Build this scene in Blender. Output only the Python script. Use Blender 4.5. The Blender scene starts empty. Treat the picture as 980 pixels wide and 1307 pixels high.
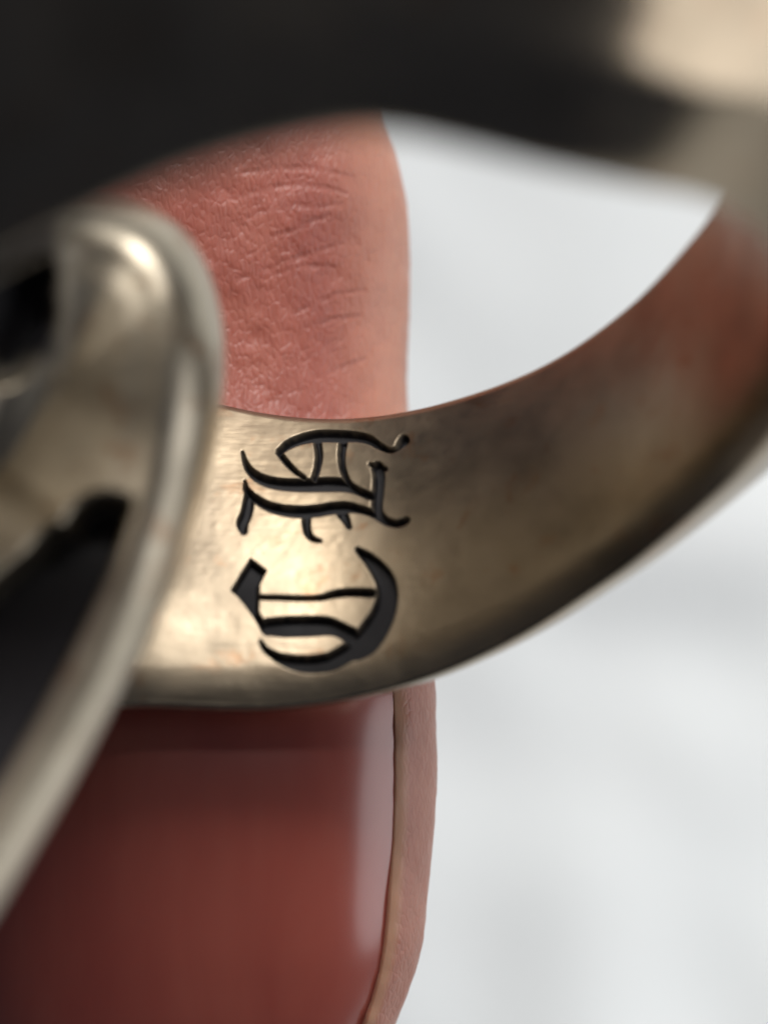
import bpy, math, random
import numpy as np

random.seed(4)
rng = np.random.default_rng(4)
MM = 0.001
LIFT = 70.0                    # mm: the focus plane lies 70 mm above the cloth (local z = 0 -> world z = 0.07)
scene = bpy.context.scene
col = scene.collection

# ------------------------------------------------------------------ camera
CAM_D = 60.0                   # mm from the lens to the focus plane
K = 71.4                       # photograph pixels per mm at that plane
cam_d = bpy.data.cameras.new('camera')
cam = bpy.data.objects.new('camera', cam_d)
col.objects.link(cam)
cam.location = (0, 0, (LIFT + CAM_D) * MM)
cam_d.sensor_fit = 'HORIZONTAL'
cam_d.sensor_width = 36.0
cam_d.lens = 36.0 * CAM_D * K / 980.0
cam_d.clip_start = 0.002
cam_d.clip_end = 5.0
cam_d.dof.use_dof = True
cam_d.dof.focus_distance = (CAM_D + 1.7) * MM
cam_d.dof.aperture_fstop = cam_d.lens / 2.35
scene.camera = cam

# ------------------------------------------------------------------ world, lamps, exposure
w = bpy.data.worlds.new('World')
scene.world = w
w.use_nodes = True
w.node_tree.nodes['Background'].inputs[0].default_value = (0.032, 0.038, 0.054, 1)
w.node_tree.nodes['Background'].inputs[1].default_value = 1.0


def area_lamp(name, pos, target, size, power, colour):
    l = bpy.data.lights.new(name, 'AREA')
    l.shape = 'DISK'
    l.size = size * MM
    l.energy = power
    l.color = colour
    o = bpy.data.objects.new(name, l)
    col.objects.link(o)
    p = np.array(pos, float); t = np.array(target, float)
    o.location = (p[0] * MM, p[1] * MM, (p[2] + LIFT) * MM)
    d = t - p
    from mathutils import Vector
    o.rotation_euler = Vector(d).to_track_quat('-Z', 'Y').to_euler()
    return o


area_lamp('window_lamp', (62, 288, 308), (0, -10, -40), 280, 2.65, (1.0, 0.99, 0.97))
area_lamp('desk_lamp', (-25, 230, 165), (0, 0, 0), 80, .06, (1.0, 0.84, 0.60))
area_lamp('side_fill', (300, -30, 45), (0, 0, -10), 260, .42, (0.97, 0.98, 1.0))  # added fill, brightens the finger's right side and the head's rim

scene.view_settings.view_transform = 'Standard'
scene.view_settings.look = 'None'
scene.view_settings.exposure = 0.0
scene.view_settings.gamma = 1.0
scene.view_settings.use_curve_mapping = False
scene.render.engine = 'CYCLES'
scene.cycles.max_bounces = 8
scene.cycles.use_denoising = True


# ------------------------------------------------------------------ helpers
def W(P):
    """local mm -> world metres"""
    P = np.asarray(P, float).copy()
    P[..., 2] += LIFT
    return P * MM


def mesh_object(name, verts, quads, mat, parent=None, attr=None, smooth=True):
    verts = np.asarray(verts, np.float32)
    quads = np.asarray(quads, np.int32)
    m = bpy.data.meshes.new(name)
    n = quads.shape[1]
    m.vertices.add(len(verts))
    m.vertices.foreach_set('co', verts.ravel())
    m.loops.add(quads.size)
    m.loops.foreach_set('vertex_index', quads.ravel())
    m.polygons.add(len(quads))
    m.polygons.foreach_set('loop_start', np.arange(0, quads.size, n, dtype=np.int32))
    m.polygons.foreach_set('loop_total', np.full(len(quads), n, np.int32))
    m.update(calc_edges=True)
    m.validate()
    if smooth:
        m.polygons.foreach_set('use_smooth', np.ones(len(m.polygons), bool))
    for k, v in (attr or {}).items():
        a = m.attributes.new(k, 'FLOAT', 'POINT')
        a.data.foreach_set('value', np.asarray(v, np.float32))
    m.materials.append(mat)
    o = bpy.data.objects.new(name, m)
    col.objects.link(o)
    if parent:
        o.parent = parent
        o.matrix_parent_inverse = parent.matrix_world.inverted()
    return o


def grid_quads(nu, nv, wrap_u=False, wrap_v=False):
    iu = np.arange(nu if wrap_u else nu - 1)
    iv = np.arange(nv if wrap_v else nv - 1)
    a, b = np.meshgrid(iu, iv, indexing='ij')
    a2, b2 = (a + 1) % nu, (b + 1) % nv
    f = lambda i, j: (i * nv + j).ravel()
    return np.c_[f(a, b), f(a2, b), f(a2, b2), f(a, b2)]


def compact(verts, quads, attr):
    idx = np.unique(quads)
    re = np.full(len(verts), -1, np.int64)
    re[idx] = np.arange(len(idx))
    return verts[idx], re[quads], {k: v[idx] for k, v in attr.items()}


def spline(xs, ys, x):
    """monotone-ish cubic interpolation (Catmull-Rom tangents), clamped"""
    xs, ys = np.asarray(xs, float), np.asarray(ys, float)
    o = np.argsort(xs); xs, ys = xs[o], ys[o]
    m = np.gradient(ys, xs)
    x = np.clip(x, xs[0], xs[-1])
    i = np.clip(np.searchsorted(xs, x) - 1, 0, len(xs) - 2)
    h = xs[i + 1] - xs[i]
    t = (x - xs[i]) / h
    return ((2*t**3 - 3*t**2 + 1) * ys[i] + (t**3 - 2*t**2 + t) * h * m[i]
            + (-2*t**3 + 3*t**2) * ys[i + 1] + (t**3 - t**2) * h * m[i + 1])


def smooth01(x):
    x = np.clip(x, 0, 1)
    return x * x * (3 - 2 * x)


_tab = rng.random((64, 64, 64)).astype(np.float32)


def vnoise(P):
    P = np.asarray(P, float)
    i = np.floor(P).astype(int); f = P - i; f = f * f * (3 - 2 * f)
    out = 0
    for dx in (0, 1):
        for dy in (0, 1):
            for dz in (0, 1):
                wgt = (f[..., 0] if dx else 1 - f[..., 0]) * (f[..., 1] if dy else 1 - f[..., 1]) * (f[..., 2] if dz else 1 - f[..., 2])
                out = out + wgt * _tab[(i[..., 0] + dx) % 64, (i[..., 1] + dy) % 64, (i[..., 2] + dz) % 64]
    return out * 2 - 1


def capsules(px, py, strokes):
    """signed distance to a set of tapered strokes [(x, y, r), ...]"""
    d = np.full(px.shape, 1e9)
    for st in strokes:
        for (x0, y0, r0), (x1, y1, r1) in zip(st[:-1], st[1:]):
            ax, ay = x1 - x0, y1 - y0
            t = np.clip(((px - x0) * ax + (py - y0) * ay) / (ax * ax + ay * ay + 1e-9), 0, 1)
            d = np.minimum(d, np.hypot(px - x0 - t * ax, py - y0 - t * ay) - (r0 + (r1 - r0) * t))
    return d


def polygon_sd(px, py, pts):
    d = np.full(px.shape, 1e9)
    inside = np.zeros(px.shape, bool)
    n = len(pts)
    for i in range(n):
        (x0, y0), (x1, y1) = pts[i], pts[(i + 1) % n]
        ax, ay = x1 - x0, y1 - y0
        t = np.clip(((px - x0) * ax + (py - y0) * ay) / (ax * ax + ay * ay), 0, 1)
        d = np.minimum(d, np.hypot(px - x0 - t * ax, py - y0 - t * ay))
        c = ((y0 > py) != (y1 > py)) & (px < (x1 - x0) * (py - y0) / ((y1 - y0) or 1e-9) + x0)
        inside ^= c
    return np.where(inside, -d, d)


# ------------------------------------------------------------------ materials
class NT:
    def __init__(s, name):
        s.m = bpy.data.materials.new(name); s.m.use_nodes = True
        s.t = s.m.node_tree; s.b = s.t.nodes['Principled BSDF']
        s.co = s.n('ShaderNodeTexCoord').outputs['Object']
    def n(s, kind, **kw):
        x = s.t.nodes.new(kind)
        for k, v in kw.items():
            if k in x.inputs.keys(): x.inputs[k].default_value = v
            else: setattr(x, k, v)
        return x
    def l(s, a, b): s.t.links.new(a, b)
    def noise(s, scale, detail=4, rough=.55, vec=None, dist=0):
        x = s.n('ShaderNodeTexNoise', Scale=scale, Detail=detail, Roughness=rough, Distortion=dist)
        s.l(vec or s.co, x.inputs['Vector']); return x.outputs['Fac']
    def ramp(s, src, stops):
        r = s.n('ShaderNodeValToRGB'); e = r.color_ramp.elements
        while len(e) < len(stops): e.new(.5)
        for q, (p, c) in zip(e, stops):
            q.position = p; q.color = (*c, 1) if len(c) == 3 else c
        s.l(src, r.inputs['Fac']); return r.outputs['Color']
    def mix(s, fac, a, b, mode='MIX'):
        x = s.n('ShaderNodeMix', data_type='RGBA', blend_type=mode)
        for v, k in ((fac, 0), (a, 6), (b, 7)):
            if isinstance(v, (int, float)): x.inputs[k].default_value = v
            elif isinstance(v, tuple): x.inputs[k].default_value = (*v, 1)
            else: s.l(v, x.inputs[k])
        return x.outputs[2]
    def math(s, op, a, b=0.0):
        x = s.n('ShaderNodeMath', operation=op)
        for v, k in ((a, 0), (b, 1)):
            if isinstance(v, (int, float)): x.inputs[k].default_value = v
            else: s.l(v, x.inputs[k])
        return x.outputs[0]
    def scaled(s, vec):
        x = s.n('ShaderNodeMapping'); x.inputs['Scale'].default_value = vec
        s.l(s.co, x.inputs['Vector']); return x.outputs['Vector']
    def bump(s, h, dist, strength=1.0, prev=None):
        x = s.n('ShaderNodeBump', Strength=strength, Distance=dist)
        s.l(h, x.inputs['Height'])
        if prev: s.l(prev, x.inputs['Normal'])
        return x.outputs['Normal']


def silver(name, rough_lo, rough_hi, base, engraved=False):
    k = NT(name)
    big = k.noise(550, 4)
    fine = k.noise(3200, 5)
    c = k.ramp(big, [(.30, tuple(x * .72 for x in base)), (.52, base), (.8, tuple(min(1, x * 1.08) for x in base))])
    spots = k.ramp(k.noise(1300, 6, .65, dist=.4), [(.57, (0, 0, 0)), (.68, (1, 1, 1))])
    c = k.mix(k.math('MULTIPLY', spots, .8), c, (.30, .185, .11))
    r = k.n('ShaderNodeMapRange'); k.l(k.noise(900, 5, .6), r.inputs['Value'])
    r.inputs['From Min'].default_value = .3; r.inputs['From Max'].default_value = .7
    r.inputs['To Min'].default_value = rough_lo; r.inputs['To Max'].default_value = rough_hi
    rough = r.outputs[0]
    metal = 1.0
    if engraved:
        at = k.n('ShaderNodeAttribute', attribute_name='patina_shade')
        c = k.mix(at.outputs['Fac'], c, (.011, .010, .012))  # real patina in the letters, painted shade on the head
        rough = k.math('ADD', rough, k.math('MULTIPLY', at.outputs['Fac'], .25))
        ou = k.n('ShaderNodeAttribute', attribute_name='outside')      # the outside is better polished
        rough = k.math('MULTIPLY', rough, k.math('SUBTRACT', 1.0, k.math('MULTIPLY', ou.outputs['Fac'], .4)))
        mm = k.math('SUBTRACT', 1.0, k.math('MULTIPLY', at.outputs['Fac'], .9))
        k.l(mm, k.b.inputs['Metallic'])
        k.b.inputs['Specular IOR Level'].default_value = .3
    else:
        k.b.inputs['Metallic'].default_value = 1
    k.l(c, k.b.inputs['Base Color'])
    k.l(rough, k.b.inputs['Roughness'])
    scr = k.noise(1.0, 3, .6, vec=k.scaled((900, 9000, 900)))
    nrm = k.bump(fine, .000006, .25)
    nrm = k.bump(scr, .000012, .3, nrm)
    k.l(nrm, k.b.inputs['Normal'])
    return k.m


M_band = silver('worn_silver', .29, .41, (.33, .266, .190), True)
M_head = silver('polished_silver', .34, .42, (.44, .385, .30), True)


def skin():
    k = NT('finger_skin')
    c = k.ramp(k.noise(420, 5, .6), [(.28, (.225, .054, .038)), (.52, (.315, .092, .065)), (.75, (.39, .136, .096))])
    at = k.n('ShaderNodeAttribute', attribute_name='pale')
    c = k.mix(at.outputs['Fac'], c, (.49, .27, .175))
    cr = k.n('ShaderNodeAttribute', attribute_name='crease')
    c = k.mix(k.math('MULTIPLY', cr.outputs['Fac'], .35), c, (.26, .075, .055))
    k.l(c, k.b.inputs['Base Color'])
    k.b.inputs['Roughness'].default_value = .48
    k.b.inputs['Subsurface Weight'].default_value = .35
    k.b.inputs['Subsurface Radius'].default_value = (1.0, .35, .2)
    k.b.inputs['Subsurface Scale'].default_value = .0006
    v = k.n('ShaderNodeTexVoronoi', feature='DISTANCE_TO_EDGE', Scale=1.0, Randomness=.95)
    wv = k.n('ShaderNodeVectorMath', operation='ADD')
    k.l(k.scaled((10000, 4200, 5000)), wv.inputs[0])
    nz = k.n('ShaderNodeTexNoise', Scale=1500.0, Detail=3.0); k.l(k.co, nz.inputs['Vector'])
    k.l(nz.outputs['Color'], wv.inputs[1]); k.l(wv.outputs[0], v.inputs['Vector'])
    e = k.ramp(v.outputs['Distance'], [(0, (0, 0, 0)), (.22, (1, 1, 1))])
    nrm = k.bump(e, .000018, .6)
    k.l(k.math('SUBTRACT', .55, k.math('MULTIPLY', at.outputs['Fac'], .5)), nrm.node.inputs['Strength'])
    nrm = k.bump(k.noise(5200, 6, .65), .000014, .5, nrm)
    k.l(nrm, k.b.inputs['Normal'])
    return k.m


def nail():
    k = NT('finger_nail')
    st = k.noise(1.0, 4, .6, dist=.5, vec=k.scaled((500, 120, 200)))
    c = k.ramp(st, [(.3, (.28, .056, .040)), (.7, (.34, .084, .058))])
    k.l(c, k.b.inputs['Base Color'])
    k.b.inputs['Roughness'].default_value = .32
    k.b.inputs['Subsurface Weight'].default_value = .3
    k.b.inputs['Subsurface Radius'].default_value = (1.0, .3, .2)
    k.b.inputs['Subsurface Scale'].default_value = .0006
    k.b.inputs['Coat Weight'].default_value = .6
    k.b.inputs['Coat Roughness'].default_value = .2
    rg = k.noise(1.0, 3, .5, vec=k.scaled((2600, 25, 300)))
    k.l(k.bump(rg, .000004, .25), k.b.inputs['Normal'])
    return k.m


def cloth():
    k = NT('white_cloth')
    c = k.ramp(k.noise(60, 5, .6), [(.3, (.745, .775, .78)), (.7, (.83, .85, .85))])
    k.l(c, k.b.inputs['Base Color'])
    k.b.inputs['Roughness'].default_value = .85
    k.l(k.bump(k.noise(1500, 4), .0003, .4), k.b.inputs['Normal'])
    return k.m


M_skin, M_nail, M_cloth = skin(), nail(), cloth()

# ------------------------------------------------------------------ setting: the white cloth below
gx = np.linspace(-1, 1, 320)
nx = len(gx)
gx = 450 * np.sign(gx) * np.abs(gx) ** 1.9
X, Y = np.meshgrid(gx, gx, indexing='ij')
P = np.stack([X, Y, np.zeros_like(X)], -1)
near_ = np.exp(-(np.hypot(X, Y) / 130) ** 2)
Z = -LIFT + 1.3 * vnoise(P / 34 + 3.1) + .8 * vnoise(P / 13 + 7.7) + .5 * near_ * vnoise(P / 4.5 + 2.2) + 5 * vnoise(P / 110 + 1.3)
P[..., 2] = Z
ground = mesh_object('tablecloth_ground', W(P.reshape(-1, 3)), grid_quads(nx, nx), M_cloth)
ground['kind'] = 'structure'


# ------------------------------------------------------------------ the ring
TILT, ROLL = .487, .165
RC = np.array([-2.32, 2.91, 7.88])
cr_, sr_ = math.cos(ROLL), math.sin(ROLL)
RM = np.array([[cr_, -sr_, 0], [sr_, cr_, 0], [0, 0, 1]])
AX = RM @ np.array([0, math.cos(TILT), -math.sin(TILT)])
E1 = RM @ np.array([1., 0, 0])
E2 = RM @ np.array([0, math.sin(TILT), math.cos(TILT)])
R_IN = 8.6

hT_k = [(-96, 3.82), (-91, 3.51), (-84.5, 3.17), (-79.8, 2.99), (-73, 2.81), (-65, 2.69), (-54, 2.58), (-41, 2.63),
        (-29, 2.75), (-19, 2.74), (0, 2.8), (30, 2.9), (60, 3.1), (90, 3.4), (130, 3.9), (180, 4.5), (220, 4.6), (250, 4.3)]
hB_k = [(-108, -2.44), (-102.4, -2.53), (-96, -2.65), (-88, -2.73), (-75.6, -2.67), (-65.5, -2.48), (-54.4, -2.21),
        (-41.8, -1.98), (-31.5, -1.92), (-20, -1.95), (0, -2.2), (20, -2.6), (36, -2.72), (49.6, -3.1), (58, -3.14),
        (65, -3.0), (73, -2.82), (82, -3.0), (90, -3.25), (100, -3.65), (112, -4.0), (140, -4.4), (180, -4.0), (220, -3.0), (240, -2.6)]


def periodic(knots, th):
    k = sorted((a % 360, b) for a, b in knots)
    xs = np.array([a for a, _ in k]); ys = np.array([b for _, b in k])
    xs = np.r_[xs[-3:] - 360, xs, xs[:3] + 360]; ys = np.r_[ys[-3:], ys, ys[:3]]
    return spline(xs, ys, th % 360)


def place(th, r, h):
    t = np.radians(th)
    return (RC + h[..., None] * AX + (r * np.cos(t))[..., None] * E1 + (r * np.sin(t))[..., None] * E2)


def letter_plane(P):
    """engraver's layout sheet: millimetres on the lettered wall, in 1/71.4 mm steps"""
    s = K * CAM_D / (CAM_D - P[..., 2])
    return 490 + s * P[..., 0], 653.5 - s * P[..., 1]


def sheet(strokes, ox, oy, sc=250 / 980):
    out = []
    for st in strokes:                                   # smooth each pen stroke
        a = np.array(st, float); t = np.arange(len(a)); q = np.linspace(0, len(a) - 1, 5 * (len(a) - 1) + 1)
        a = np.stack([spline(t, a[:, c], q) for c in range(3)], 1) if len(a) > 2 else a
        out.append([(ox + x * sc, oy + y * sc, max(r, 2) * sc) for x, y, r in a])
    return out


UPPER = sheet([
    [(262, 180, 14), (310, 145, 20), (380, 118, 23), (460, 105, 27), (560, 105, 27), (650, 108, 23), (710, 122, 21), (760, 152, 17), (810, 175, 12), (845, 165, 12), (866, 142, 20), (884, 124, 25)],
    [(258, 188, 11), (300, 240, 12), (345, 285, 10), (385, 312, 8)],
    [(450, 130, 17), (458, 200, 16), (450, 260, 14), (435, 312, 14)],
    [(578, 140, 19), (570, 200, 16), (575, 260, 14), (600, 330, 14), (640, 365, 14), (690, 390, 16), (715, 400, 18)],
    [(76, 185, 3), (88, 228, 9), (112, 275, 16), (160, 315, 22), (230, 340, 26), (320, 350, 29), (420, 350, 31), (510, 345, 33), (590, 350, 29), (640, 372, 17), (700, 402, 14)],
    [(750, 262, 30), (755, 310, 28), (750, 380, 27), (745, 440, 26), (752, 490, 25), (790, 525, 20), (840, 540, 17), (875, 532, 17), (895, 522, 14)],
    [(714, 244, 8), (788, 266, 10)],
    [(88, 330, 3), (96, 372, 12), (130, 410, 16), (200, 455, 21), (280, 478, 25), (370, 485, 27), (450, 478, 27), (520, 465, 27), (590, 458, 25), (650, 465, 19), (710, 482, 17), (750, 500, 19)],
    [(110, 400, 22), (105, 440, 25), (95, 490, 26), (75, 540, 26), (82, 582, 14)],
    [(395, 500, 20), (395, 550, 18), (405, 595, 15), (430, 620, 11), (465, 630, 5)],
    [(572, 488, 25), (590, 520, 18), (606, 555, 11)]], 290, 530)
LOWER = sheet([
    [(190, 325, 9), (300, 328, 10), (420, 330, 10), (510, 325, 12), (570, 308, 16), (650, 298, 18), (760, 300, 20)],
    [(245, 474, 40), (330, 474, 48), (450, 470, 48), (540, 468, 43), (600, 485, 36), (650, 512, 40)],
    [(690, 85, 12), (740, 125, 27), (790, 180, 40), (825, 240, 48), (835, 310, 52), (820, 390, 56), (780, 470, 64), (730, 540, 68), (680, 580, 58)],
    [(205, 548, 5), (235, 590, 12), (300, 630, 23), (380, 655, 36), (470, 660, 42), (560, 645, 45), (640, 600, 45), (700, 570, 50)]], 280, 680)
DIAMOND = [(280 + x * 250 / 980, 680 + y * 250 / 980) for x, y in
           [(155, 135), (232, 192), (196, 262), (196, 300), (192, 400), (225, 450), (240, 520), (205, 480), (175, 425), (130, 360), (95, 320), (62, 288)]]

th = np.concatenate([np.arange(-101, -69, .062), np.arange(-69, -10, .4), np.arange(-10, 250, 1.0), np.arange(250, 259, .3)])
n_in, n_b, n_out, n_t = 470, 16, 26, 10
hT, hB = periodic(hT_k, th), periodic(hB_k, th)
# wall thickness: slim shank behind the letters, sturdier in front
wall = 1.35 + .35 * smooth01((np.cos(np.radians(th - 90)) + 1) / 2)
near_side = smooth01((np.sin(np.radians(th)) + .1) / .7)
rows = []
TR = .28
BOW = .17                      # the inner wall is bowed, as on a comfort-fit ring
BR = .17                       # soft comfort-fit lower edge
FLARE, FL_H = .14, .70        # the wall flares out towards the lower edge
for j in range(n_in):          # inner wall from the lower roll to the upper rim
    s = j / (n_in - 1)
    h0 = hB + BR + .46 * FLARE
    h = h0 + (hT - TR - h0) * s
    fl = np.clip(1 - (h - h0) / FL_H, 0, 1) ** 2
    rows.append((R_IN + FLARE * fl - BOW * (1 - (2 * s - 1) ** 2), h))
for j in range(1, n_t + 1):    # upper rim
    a = math.pi * j / (n_t + 1)
    rows.append((R_IN + wall / 2 * (1 - math.cos(a)), hT - TR + TR * math.sin(a)))
h_low = hB + .46 * wall + BR * (1 - near_side)
for j in range(n_out):         # outer wall: slightly domed behind, a broad ridge on the heavy front
    s = j / (n_out - 1)
    h = (hT - TR) + (h_low - hT + TR) * s
    a_, b_ = 1.1 * (h - h_low), .55 * (hT - TR - h)
    ridge = .5 * (a_ + b_ - np.sqrt((a_ - b_) ** 2 + .6 ** 2))
    rows.append((R_IN + wall + .35 * math.sin(math.pi * s) * (1 - near_side) + near_side * np.maximum(ridge, 0), h))
for j in range(1, n_b + 1):    # lower edge
    a = math.pi * j / (n_b + 1)
    ca, sa = math.cos(a), math.sin(a)
    rq = FLARE + (wall - FLARE) * (.5 + .5 * math.copysign(abs(ca) ** .8, ca))
    soft = BR * (1 - sa ** .8)
    rows.append((R_IN + rq, hB + .46 * rq + (soft * (1 - near_side) if ca > 0 else soft)))
RR = np.stack([r for r, _ in rows], 1)
HH = np.stack([h for _, h in rows], 1)
TH = np.repeat(th[:, None], RR.shape[1], 1)
P = place(TH, RR, HH)
inner = np.zeros(RR.shape, bool); inner[:, :n_in] = True
# hand-worn unevenness
dr = .030 * vnoise(P / 1.9) + .003 * vnoise(P / .4 + 9)
dr += np.where(inner, .0012 * vnoise(P / .12 + 5), 0)
px, py = letter_plane(P)
zone = inner & (TH > -100.8) & (TH < -69.2)
sd1 = np.full(RR.shape, 1e3); sd2 = np.full(RR.shape, 1e3)
sd1[zone] = capsules(px[zone], py[zone], UPPER)
sd2[zone] = np.minimum(capsules(px[zone], py[zone], LOWER), polygon_sd(px[zone], py[zone], DIAMOND))
sd = np.minimum(sd1, sd2)
groove = smooth01((1.8 - sd) / 5.5)
dr += .20 * groove
patina_shade = smooth01((3.0 + 1.2 * vnoise(P / .09 + 3) - sd) / 5.0)
P = place(TH, RR + dr, HH)
V = W(P.reshape(-1, 3))
Q = grid_quads(len(th), RR.shape[1], True, True)[:, ::-1]
outside = np.zeros(RR.shape); outside[:, n_in + n_t:] = 1.0
attr = {'patina_shade': patina_shade.ravel(), 'outside': outside.ravel()}
f1 = (sd1.ravel()[Q] < 0).all(1)
f2 = (sd2.ravel()[Q] < 0).all(1) & ~f1

ring = bpy.data.objects.new('silver_ring', None)
col.objects.link(ring)
ring.location = W(place(np.array(-90.), np.array(R_IN + 1.0), np.array(-2.0)))
ring.empty_display_size = .005
bpy.context.view_layer.update()
ring['label'] = 'heavy worn silver ring with two blackletter letters engraved inside, standing against the finger'
ring['category'] = 'ring'
mesh_object('band', *[x for x in compact(V, Q[~(f1 | f2)], attr)][:2], M_band, ring, compact(V, Q[~(f1 | f2)], attr)[2])
for f, lab in ((f1, 'blackened engraved letter with an arched top stroke, next to the upper rim'), (f2, 'blackened engraved letter C with a thick inner bar')):
    v_, q_, a_ = compact(V, Q[f], attr)
    o = mesh_object('engraved_letter', v_, q_, M_band, ring, a_)
    o['label'] = lab

# the head of the ring: a chunky cast bezel on the left shoulder, with two shallow recesses whose deep shade is painted on
rim = np.array([(-330, 470, 12.0), (-200, 370, 10.5), (-80, 300, 9.2), (30, 258, 8.0), (110, 243, 7.2), (180, 252, 6.8), (232, 290, 6.8), (264, 350, 6.9),
                (279, 430, 7.0), (276, 510, 7.1), (262, 590, 7.3), (240, 670, 7.7), (212, 745, 8.2), (180, 815, 8.9),
                (120, 935, 10.3), (50, 1060, 11.8), (-40, 1205, 13.5), (-140, 1350, 15.0), (-260, 1480, 16.0)], float)
core = np.array([(-380, 950, 12), (-280, 870, 10.4), (-180, 780, 8.6), (-80, 690, 7.2), (0, 600, 7.1), (50, 540, 7.0), (80, 490, 7.0), (92, 470, 7.0),
                 (92, 470, 7.0), (85, 482, 7.0), (70, 510, 7.0), (45, 550, 7.05), (10, 590, 7.1), (-30, 640, 7.2),
                 (-120, 730, 7.9), (-200, 800, 9.0), (-280, 870, 10.4), (-340, 920, 11.3), (-380, 950, 12)], float)
tt = np.linspace(0, len(rim) - 1, 420)
ii = np.arange(len(rim))
rimc = np.stack([spline(ii, rim[:, c], tt) for c in range(3)], 1)
corec = np.stack([spline(ii, core[:, c], tt) for c in range(3)], 1)


def to_mm(c):
    s = K * CAM_D / (CAM_D - c[:, 2])
    return np.stack([(c[:, 0] - 490) / s, (653.5 - c[:, 1]) / s, c[:, 2]], 1)


rm, cm = to_mm(rimc), to_mm(corec)
L = np.linalg.norm(cm - rm, axis=1)
inw = (cm - rm) / L[:, None]
L = L + .3
prof = []                        # (distance inwards in mm or fraction, height offset)
n_face = 90
sect = []
DEPTH = 5.2
for s in np.linspace(1, 0, 26):              # back face, from the core out to the edge
    sect.append(rm + inw * (.35 + (L[:, None] - .35) * s) + np.array([0, 0, -DEPTH - .6 * 0]))
for s in np.linspace(0, 1, 24)[1:]:          # outer wall up to the silhouette
    off = .35 * (1 - s) ** 2
    sect.append(rm + inw * off + np.array([0, 0, -DEPTH + (DEPTH - 1.5) * s]))
for a in np.linspace(0, math.pi / 2, 14)[1:]:   # broad rounded bevel
    sect.append(rm + inw * (1.0 * (1 - math.cos(a))) + np.array([0, 0, -1.5 + 1.5 * math.sin(a)]))
for s in np.linspace(0, 1, n_face)[1:]:      # face towards the core
    q = 1.0 + (L[:, None] - 1.0) * s
    base = rm + inw * q
    z = .05 * smooth01((q - 1.0) / .6)
    base = base + np.c_[np.zeros((len(rm), 2)), z]
    sect.append(base)
Ph = np.stack(sect, 1)
nf0 = 26 + 23 + 13
hs = K * CAM_D / (CAM_D - 9.0)
u = 490 + Ph[..., 0] * K * CAM_D / (CAM_D - Ph[..., 2]); v = 653.5 - Ph[..., 1] * K * CAM_D / (CAM_D - Ph[..., 2])
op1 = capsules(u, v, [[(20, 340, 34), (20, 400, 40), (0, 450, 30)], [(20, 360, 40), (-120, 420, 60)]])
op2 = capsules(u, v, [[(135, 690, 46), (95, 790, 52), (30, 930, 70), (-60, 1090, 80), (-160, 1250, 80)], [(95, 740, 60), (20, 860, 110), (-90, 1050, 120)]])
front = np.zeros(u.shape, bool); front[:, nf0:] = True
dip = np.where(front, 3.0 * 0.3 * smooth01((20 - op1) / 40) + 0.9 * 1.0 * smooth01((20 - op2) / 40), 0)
head_shade = np.where(front, np.maximum(smooth01((6 - op1) / 24), smooth01((6 - op2) / 24)), 0)  # shade inside the recesses, painted as near-black colour
head_shade = np.maximum(head_shade, smooth01((100 - u) / 40) * smooth01((500 - v) / 60))  # upper left end painted dark too, bevel and wall included
Ph[..., 2] -= dip
Ph[..., 2] += .05 * vnoise(Ph / 2.1 + 2)
nu, nv = Ph.shape[:2]
hq = grid_quads(nu, nv, False, True)
mesh_object('head', W(Ph.reshape(-1, 3)), hq[:, ::-1], M_head, ring, {'patina_shade': head_shade.ravel()})

# ------------------------------------------------------------------ the finger
yk = [-14.7, -14.3, -13.6, -12, -9.7, -8.5, -6.5, -4.5, -3.3, -.7, 2.35, 4.64, 5.86, 6.93, 7.62, 10, 14, 20, 30, 45, 65, 90, 92]
xr = [-2.9, -2.2, -1.5, -.6, .20, .61, .89, .99, .96, .74, .46, .50, .46, .23, .0, -.1, .3, .9, 1.5, 1.7, 1.9, 2.0, 1.9]
hw = [.5, 1.5, 2.4, 3.4, 4.3, 4.8, 5.3, 5.6, 5.7, 6.0, 6.3, 6.5, 6.6, 6.6, 6.6, 6.8, 7.2, 7.6, 7.8, 8.0, 8.3, 8.6, 8.4]
zf = [-6.3, -5.4, -4.6, -3.5, -1.2, -.7, -.4, -.4, -.6, -2.0, -3.0, -2.85, -2.7, -2.6, -2.6, -2.6, -2.2, -.8, 3.0, 9.5, 19.0, 31.0, 31.6]
db = [.3, .7, 1.1, 1.5, 1.9, 2.1, 2.3, 2.4, 2.4, 2.4, 2.5, 2.6, 2.6, 2.6, 2.6, 2.9, 3.4, 3.8, 4.0, 4.2, 4.4, 4.6, 4.5]
vb = [.3, .9, 1.6, 2.6, 3.8, 4.6, 5.4, 5.8, 6.0, 6.2, 6.2, 6.0, 5.9, 5.8, 5.8, 5.9, 6.4, 7.0, 7.4, 7.6, 7.8, 8.0, 7.9]
yy = np.concatenate([np.linspace(-14.7, -12, 24), np.arange(-11.96, 1.4, .05), np.arange(1.4, 9, .018), np.linspace(9.05, 92, 130)])
ph = np.concatenate([np.arange(0, 100, .22), np.arange(100, 180, .8), np.arange(180, 360, 2.5)])   # 0 = right edge, 90 = towards the lens
XR, HW, ZF, DB, VB = [spline(yk, a, yy)[:, None] for a in (xr, hw, zf, db, vb)]
cp, sp = np.cos(np.radians(ph))[None, :], np.sin(np.radians(ph))[None, :]
ex = .86
T_ = np.sign(cp) * np.abs(cp) ** ex
Xf = XR - HW + HW * T_
up = np.abs(sp) ** ex
Zf = np.where(sp >= 0, ZF - DB + DB * up, ZF - DB - VB * up)
Yf = np.repeat(yy[:, None], len(ph), 1)
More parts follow.
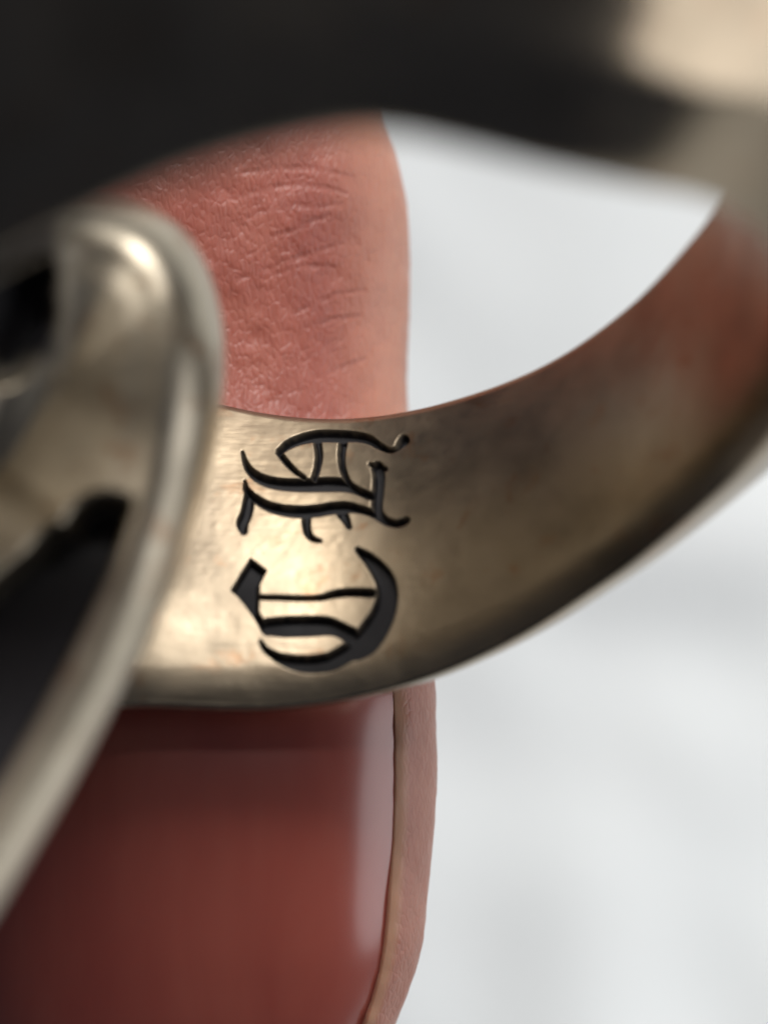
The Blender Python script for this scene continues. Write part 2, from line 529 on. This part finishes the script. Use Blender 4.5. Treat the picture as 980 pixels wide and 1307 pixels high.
# nail bed and lateral folds
NAIL_T = .86
BED_T = .865
nailm = smooth01((-1.2 - Yf) / 1.0) * smooth01((Yf + 13.6) / .8) * (sp > 0)
Tb = np.repeat(T_, len(yy), 0)
bed = nailm * smooth01((BED_T - np.abs(Tb)) / .06)
fold = nailm * np.exp(-((np.abs(Tb) - .905) / .05) ** 2)
Zf = Zf - .5 * bed + .14 * fold
# creases of the joint skin
sF = K * CAM_D / (CAM_D - Zf)
uf, vf = 490 + sF * Xf, 653.5 - sF * Yf
reg = (sp > 0) & (Yf > 1.3) & (Yf < 9.0)
cre = np.zeros(uf.shape)
f4 = lambda pts: [(200 + x / 2.722, 150 + y / 2.722, r) for x, y, r in pts]
main = [f4([(290, 275, .1), (340, 258, .9), (420, 238, 1.2), (500, 232, 1.2), (590, 243, .9), (660, 262, .1)]),
        f4([(320, 345, .1), (390, 320, .9), (470, 306, 1.1), (560, 310, .8), (640, 300, .1)]),
        f4([(280, 560, .1), (360, 540, 1.0), (430, 510, 1.2), (500, 484, 1.1), (570, 460, .8), (640, 440, .1)]),
        f4([(330, 570, .1), (430, 535, .8), (520, 515, 1.0), (610, 520, .1)]),
        f4([(400, 410, .1), (470, 395, .8), (540, 360, .7), (600, 340, .1)]),
        f4([(480, 680, .1), (560, 640, .8), (640, 612, .8), (720, 600, .1)]),
        f4([(520, 730, .1), (620, 700, .8), (700, 690, .1)]),
        f4([(300, 190, .1), (420, 172, 1.1), (540, 175, 1.0), (680, 205, .1)]),
        f4([(560, 900, .1), (640, 870, .9), (720, 840, .1)])]
for i in range(170):
    x0 = rng.uniform(280, 520); y0 = rng.uniform(170, 515)
    a = rng.normal(-.25 + .3 * (y0 < 290), .30); l = rng.uniform(4, 20)
    main.append([(x0, y0, .05), (x0 + .5 * l * math.cos(a), y0 + .5 * l * math.sin(a) + rng.normal(0, 1.2), rng.uniform(.1, .4)), (x0 + l * math.cos(a), y0 + l * math.sin(a), .05)])
for i in range(260):
    x0 = rng.uniform(285, 522); y0 = rng.uniform(170, 515); l = rng.uniform(6, 26 + 20 * (x0 > 470))
    main.append([(x0, y0, .05), (x0 + rng.normal(0, 1.0), y0 + l / 2, rng.uniform(.1, .45)), (x0 + rng.normal(.6, 1.6), y0 + l, .05)])
for i, st in enumerate(main):
    xs = [p[0] for p in st]; ys = [p[1] for p in st]
    m = reg & (uf > min(xs) - 8) & (uf < max(xs) + 8) & (vf > min(ys) - 8) & (vf < max(ys) + 8)
    if not m.any(): continue
    d = capsules(uf[m], vf[m], [st])
    wid = 3.4 if i < 9 else 2.0
    cre[m] = np.maximum(cre[m], np.exp(-(np.maximum(d, 0) / wid) ** 2) * (1.0 if i < 9 else .4))
Pf = np.stack([Xf, Yf, Zf], -1)
cre *= .35 + .65 * smooth01(.5 + .9 * vnoise(Pf / .22 + 11))
Pf[..., 0] += smooth01((np.abs(Tb) - .85) / .12) * (.02 * vnoise(Pf / .8 + 6) + .010 * vnoise(Pf / .2 + 8))
Zf = Zf - np.where(reg, .024 * cre, 0)
Zf = Zf + np.where(sp > 0, .05 * vnoise(Pf / .9) + .02 * vnoise(Pf / .3 + 4) * (1 - bed), 0)
Pf[..., 2] = Zf
pale = smooth01((Tb - .72) / .27) * (sp > -.3) * .5  # right edge painted lighter, standing in for bounce and side light
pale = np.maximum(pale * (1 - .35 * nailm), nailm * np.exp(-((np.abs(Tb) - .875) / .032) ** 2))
nyf, npf = Zf.shape
Vf = W(Pf.reshape(-1, 3))
Qf = grid_quads(nyf, npf, False, True)
finger = bpy.data.objects.new('finger', None)
col.objects.link(finger)
finger.location = W(np.array([-4.5, -3.0, -9.0]))
finger.empty_display_size = .005
bpy.context.view_layer.update()
finger['label'] = 'bare human finger with creased skin and a dark pink nail, behind the ring'
finger['category'] = 'finger'
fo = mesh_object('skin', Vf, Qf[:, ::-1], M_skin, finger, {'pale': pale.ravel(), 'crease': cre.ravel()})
import bmesh
bm = bmesh.new(); bm.from_mesh(fo.data)
bmesh.ops.holes_fill(bm, edges=[e for e in bm.edges if e.is_boundary], sides=0)
bmesh.ops.recalc_face_normals(bm, faces=bm.faces)
bm.to_mesh(fo.data); bm.free()
fo.data.polygons.foreach_set('use_smooth', np.ones(len(fo.data.polygons), bool))

# nail plate
yn = np.linspace(-13.5, -.9, 220)
tn = np.linspace(-1, 1, 160)
XRn, HWn, ZFn, DBn = [spline(yk, a, yn)[:, None] for a in (xr, hw, zf, db)]
tipf = np.sqrt(np.clip((yn + 13.7) / 2.2, .02, 1))[:, None] ** .7
t2 = tn[None, :]
Xn = XRn - HWn + HWn * (NAIL_T + .03) * t2 * np.clip(tipf, .55, 1)
Zn = ZFn + .12 - .40 * t2 ** 2 - .85 * np.abs(t2) ** 6
Yn = np.repeat(yn[:, None], len(tn), 1)
top = np.stack([Xn, Yn, Zn], -1)
bot = top.copy(); bot[..., 2] -= .35
Pn = np.concatenate([top, bot[:, ::-1]], 1)
no = mesh_object('nail', W(Pn.reshape(-1, 3)), grid_quads(len(yn), Pn.shape[1], False, True)[:, ::-1], M_nail, finger)
bm = bmesh.new(); bm.from_mesh(no.data)
bmesh.ops.holes_fill(bm, edges=[e for e in bm.edges if e.is_boundary], sides=0)
bmesh.ops.recalc_face_normals(bm, faces=bm.faces)
bm.to_mesh(no.data); bm.free()
no.data.polygons.foreach_set('use_smooth', np.ones(len(no.data.polygons), bool))
no['label'] = 'smooth dark pink fingernail'
